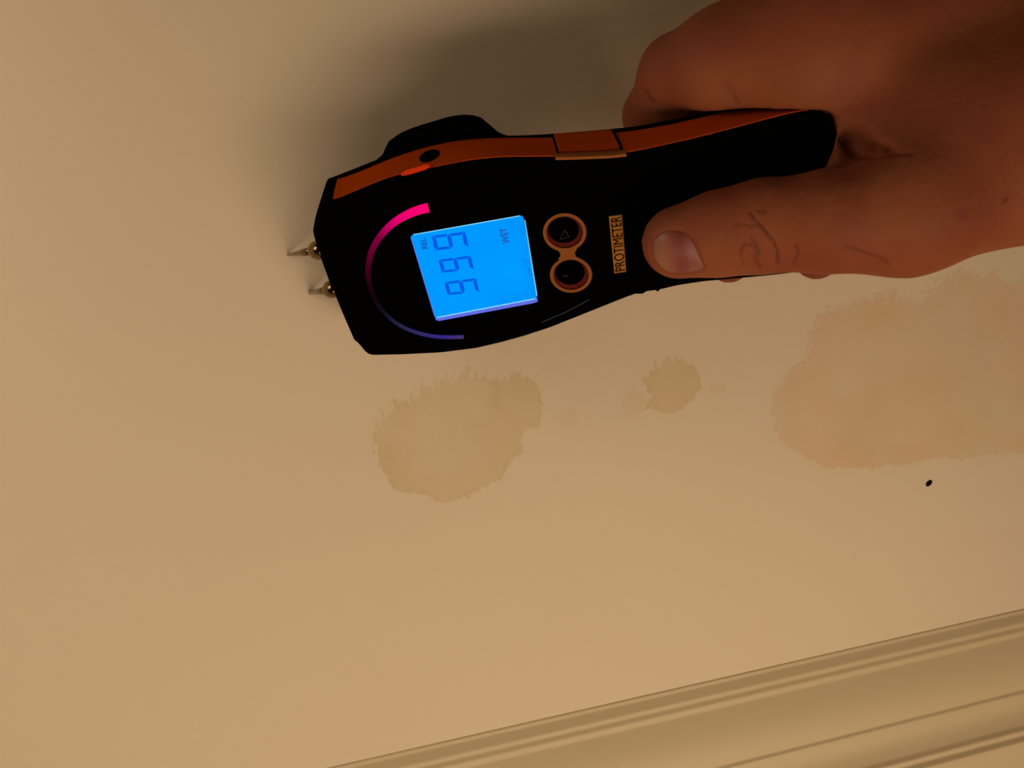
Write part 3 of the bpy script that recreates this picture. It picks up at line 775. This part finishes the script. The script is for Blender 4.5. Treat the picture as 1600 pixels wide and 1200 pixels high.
# is the skin mesh's front layer: depth close to the nearest hit
bvh = BVHTree.FromObject(hand, bpy.context.evaluated_depsgraph_get())
disp = np.zeros(n_v); darkc = np.zeros(n_v); redc = np.zeros(n_v)
front = facing > 0.15
def polyd(pts):
    d = np.full(n_v, 1e9)
    for (x0, y0), (x1, y1) in zip(pts[:-1], pts[1:]):
        ex, ey = x1-x0, y1-y0; t = np.clip(((qx-x0)*ex+(qy-y0)*ey)/(ex*ex+ey*ey), 0, 1)
        d = np.minimum(d, np.hypot(qx-x0-t*ex, qy-y0-t*ey))
    return d
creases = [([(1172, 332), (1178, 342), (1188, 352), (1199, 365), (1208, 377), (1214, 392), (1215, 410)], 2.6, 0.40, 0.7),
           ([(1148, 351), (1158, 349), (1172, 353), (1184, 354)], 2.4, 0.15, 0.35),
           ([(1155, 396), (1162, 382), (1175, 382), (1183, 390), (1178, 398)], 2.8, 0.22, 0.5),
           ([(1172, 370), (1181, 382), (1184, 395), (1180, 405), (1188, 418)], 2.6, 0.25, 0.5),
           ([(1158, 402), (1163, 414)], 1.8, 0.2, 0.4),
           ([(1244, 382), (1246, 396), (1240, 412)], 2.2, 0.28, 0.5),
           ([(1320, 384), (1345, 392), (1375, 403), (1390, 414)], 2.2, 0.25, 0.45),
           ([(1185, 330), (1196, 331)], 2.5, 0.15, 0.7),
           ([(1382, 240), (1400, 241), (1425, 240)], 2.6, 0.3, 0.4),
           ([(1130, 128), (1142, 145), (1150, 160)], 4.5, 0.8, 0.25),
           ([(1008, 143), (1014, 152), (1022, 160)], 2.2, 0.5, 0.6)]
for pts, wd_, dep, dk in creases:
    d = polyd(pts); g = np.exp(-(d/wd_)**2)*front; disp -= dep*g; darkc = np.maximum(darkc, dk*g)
# knuckle folds: fine parallel wrinkles
kn = np.exp(-(((qx-1178)/42)**2+((qy-372)/42)**2))*front
disp += 0.10*kn*np.sin(qx*0.62+qy*0.12+3*vnoise(qx/14, qy/14, 5))
disp += 0.12*fbm(qx/16, qy/16, 8, 3)*front
for cx, cy, r_, a_ in ((1502, 336, 11, 1.0), (1572, 311, 4.5, 1.0), (1508, 336, 16, .35)):
    g = np.exp(-(((qx-cx)/r_)**2+((qy-cy)/r_)**2)**1.5)*front
    if r_ < 6: darkc = np.maximum(darkc, g*a_)
    else: redc = np.maximum(redc, g*a_)
# groove round the nail bed
nail_px = [(1019, 392), (1020, 378), (1026, 368), (1037, 361.5), (1050, 359.5), (1063, 361), (1075, 367), (1084, 378), (1090, 392), (1096, 406), (1101, 418),
           (1094, 423), (1080, 426.5), (1062, 428), (1044, 425.5), (1030, 416), (1022, 404)]
nd = polyd(nail_px+[nail_px[0]]); inn = poly_sd(qx, qy, nail_px) > 0
disp -= 0.45*np.exp(-(nd/2.6)**2)*front
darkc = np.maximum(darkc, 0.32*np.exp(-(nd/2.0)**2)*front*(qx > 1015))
disp -= np.where(inn & front, 0.35*np.clip(nd/6, 0, 1), 0)
redc = np.maximum(redc, 0.35*np.exp(-(((qx-1090)/60)**2+((qy-330)/26)**2))*front)
redc = np.maximum(redc, 0.6*np.clip(fbm(qx/70, qy/70, 77, 3)+0.15, 0, 1)*front)
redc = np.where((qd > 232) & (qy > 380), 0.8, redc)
co2 = co+no*disp[:, None]/1000.0
me.vertices.foreach_set('co', co2.astype(np.float32).ravel()); me.update()
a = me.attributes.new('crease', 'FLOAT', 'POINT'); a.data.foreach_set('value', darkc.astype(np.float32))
a = me.attributes.new('flush', 'FLOAT', 'POINT'); a.data.foreach_set('value', redc.astype(np.float32))
hand['label'] = 'bare hand reaching in from the right, gripping the meter with its thumb on top'; hand['category'] = 'hand'

def skin_material():
    m = mat('skin', (0.3, 0.1, 0.05), 0.6, 0.10); nt = m.node_tree; b = nt.nodes['Principled BSDF']; L = nt.links.new
    g = nt.nodes.new('ShaderNodeNewGeometry'); n = nt.nodes.new('ShaderNodeTexNoise'); n.inputs['Scale'].default_value = 45; n.inputs['Detail'].default_value = 4
    L(g.outputs['Position'], n.inputs['Vector'])
    mr = nt.nodes.new('ShaderNodeMapRange'); mr.inputs['From Min'].default_value = .35; mr.inputs['From Max'].default_value = .65; L(n.outputs['Fac'], mr.inputs['Value'])
    m1 = nt.nodes.new('ShaderNodeMix'); m1.data_type = 'RGBA'; m1.inputs[6].default_value = (0.245, 0.068, 0.025, 1); m1.inputs[7].default_value = (0.215, 0.054, 0.020, 1)
    L(mr.outputs[0], m1.inputs[0])
    fl = nt.nodes.new('ShaderNodeAttribute'); fl.attribute_name = 'flush'
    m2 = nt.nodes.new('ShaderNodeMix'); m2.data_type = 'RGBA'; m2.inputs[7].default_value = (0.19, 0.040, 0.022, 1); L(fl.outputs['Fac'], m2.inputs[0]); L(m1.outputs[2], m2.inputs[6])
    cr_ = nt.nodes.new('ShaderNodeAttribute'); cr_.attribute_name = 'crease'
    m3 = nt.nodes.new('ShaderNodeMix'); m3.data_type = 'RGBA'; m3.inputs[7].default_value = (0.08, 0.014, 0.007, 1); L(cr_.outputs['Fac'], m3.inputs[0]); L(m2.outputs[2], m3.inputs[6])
    L(m3.outputs[2], b.inputs['Base Color'])
    b.inputs['Subsurface Weight'].default_value = 0.12; b.inputs['Subsurface Radius'].default_value = (1, .3, .15); b.inputs['Subsurface Scale'].default_value = 0.002
    v = nt.nodes.new('ShaderNodeTexNoise'); v.inputs['Scale'].default_value = 700; v.inputs['Detail'].default_value = 4; L(g.outputs['Position'], v.inputs['Vector'])
    bp = nt.nodes.new('ShaderNodeBump'); bp.inputs['Strength'].default_value = 0.25; bp.inputs['Distance'].default_value = 0.0004
    L(v.outputs['Fac'], bp.inputs['Height']); L(bp.outputs['Normal'], b.inputs['Normal'])
    return m
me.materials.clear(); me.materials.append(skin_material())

# thumbnail plate resting on the nail bed
bvh = BVHTree.FromPolygons([tuple(x) for x in co2], [tuple(p.vertices) for p in me.polygons])
def hit(px, py):
    d = Vector(R @ ray(px, py)).normalized(); loc, nr_, _, _ = bvh.ray_cast(camW, d); return np.array(loc), np.array(nr_)
cN = np.mean(nail_px, 0); NN = 48; outl = resample([tuple(p) for p in smooth_chain(nail_px+[nail_px[0]], 100)], NN+1)[:-1]
V = [hit(*cN)]; ringsN = [1.0, .96, .85, .65, .4, .2]
pts = []
for s in ringsN:
    for q in outl: pts.append((cN+(q-cN)*s*0.965, s))
nn0 = np.mean([hit(*(cN+(q-cN)*.6))[1] for q in outl], 0); nn0 /= np.linalg.norm(nn0)
Vn = []; cols = []
for (q, s) in pts:
    l, _ = hit(*q); lift = (0.05+0.75*(1-s**3))/1000; Vn.append(l+nn0*lift); cols.append(q)
l, _ = hit(*cN); Vn.append(l+nn0*0.0008); cols.append(cN)
Fn = [(k*NN+i, k*NN+(i+1) % NN, (k+1)*NN+(i+1) % NN, (k+1)*NN+i) for k in range(len(ringsN)-1) for i in range(NN)]
Fn += [((len(ringsN)-1)*NN+i, (len(ringsN)-1)*NN+(i+1) % NN, len(pts)) for i in range(NN)]
Vn = np.array(Vn)
base_idx = len(Vn); Vn = np.vstack([Vn, Vn[:NN]-nn0*0.0006]); Fn += [(i, (i+1) % NN, base_idx+(i+1) % NN, base_idx+i) for i in range(NN)]
nm = bpy.data.meshes.new('thumbnail'); nm.from_pydata(Vn.tolist(), [], Fn); nm.update()
bm = bmesh.new(); bm.from_mesh(nm); bmesh.ops.recalc_face_normals(bm, faces=bm.faces); bm.to_mesh(nm); bm.free(); nm.shade_smooth()
ca = nm.color_attributes.new('tint', 'FLOAT_COLOR', 'POINT')
for i in range(len(nm.vertices)):
    q = cols[i] if i < len(cols) else cols[i-base_idx]
    t = (q[0]-1019)/82.0 - (q[1]-393)*0.0016
    col = [np.interp(t, [0, .25, .38, .50, .62, .72, 1], ch) for ch in ([.26, .27, .235, .20, .20, .235, .24], [.098, .105, .066, .042, .042, .070, .074], [.046, .05, .038, .030, .032, .052, .052])]
    ca.data[i].color = (*col, 1)
mn_ = mat('nail', (0.4, 0.16, 0.1), 0.45, 0.3); nt = mn_.node_tree; at = nt.nodes.new('ShaderNodeAttribute'); at.attribute_name = 'tint'
nt.links.new(at.outputs['Color'], nt.nodes['Principled BSDF'].inputs['Base Color']); nm.materials.append(mn_)
no_ = bpy.data.objects.new('thumbnail', nm); scn.collection.objects.link(no_); no_.parent = hand; no_['label'] = 'short pale pink thumbnail'
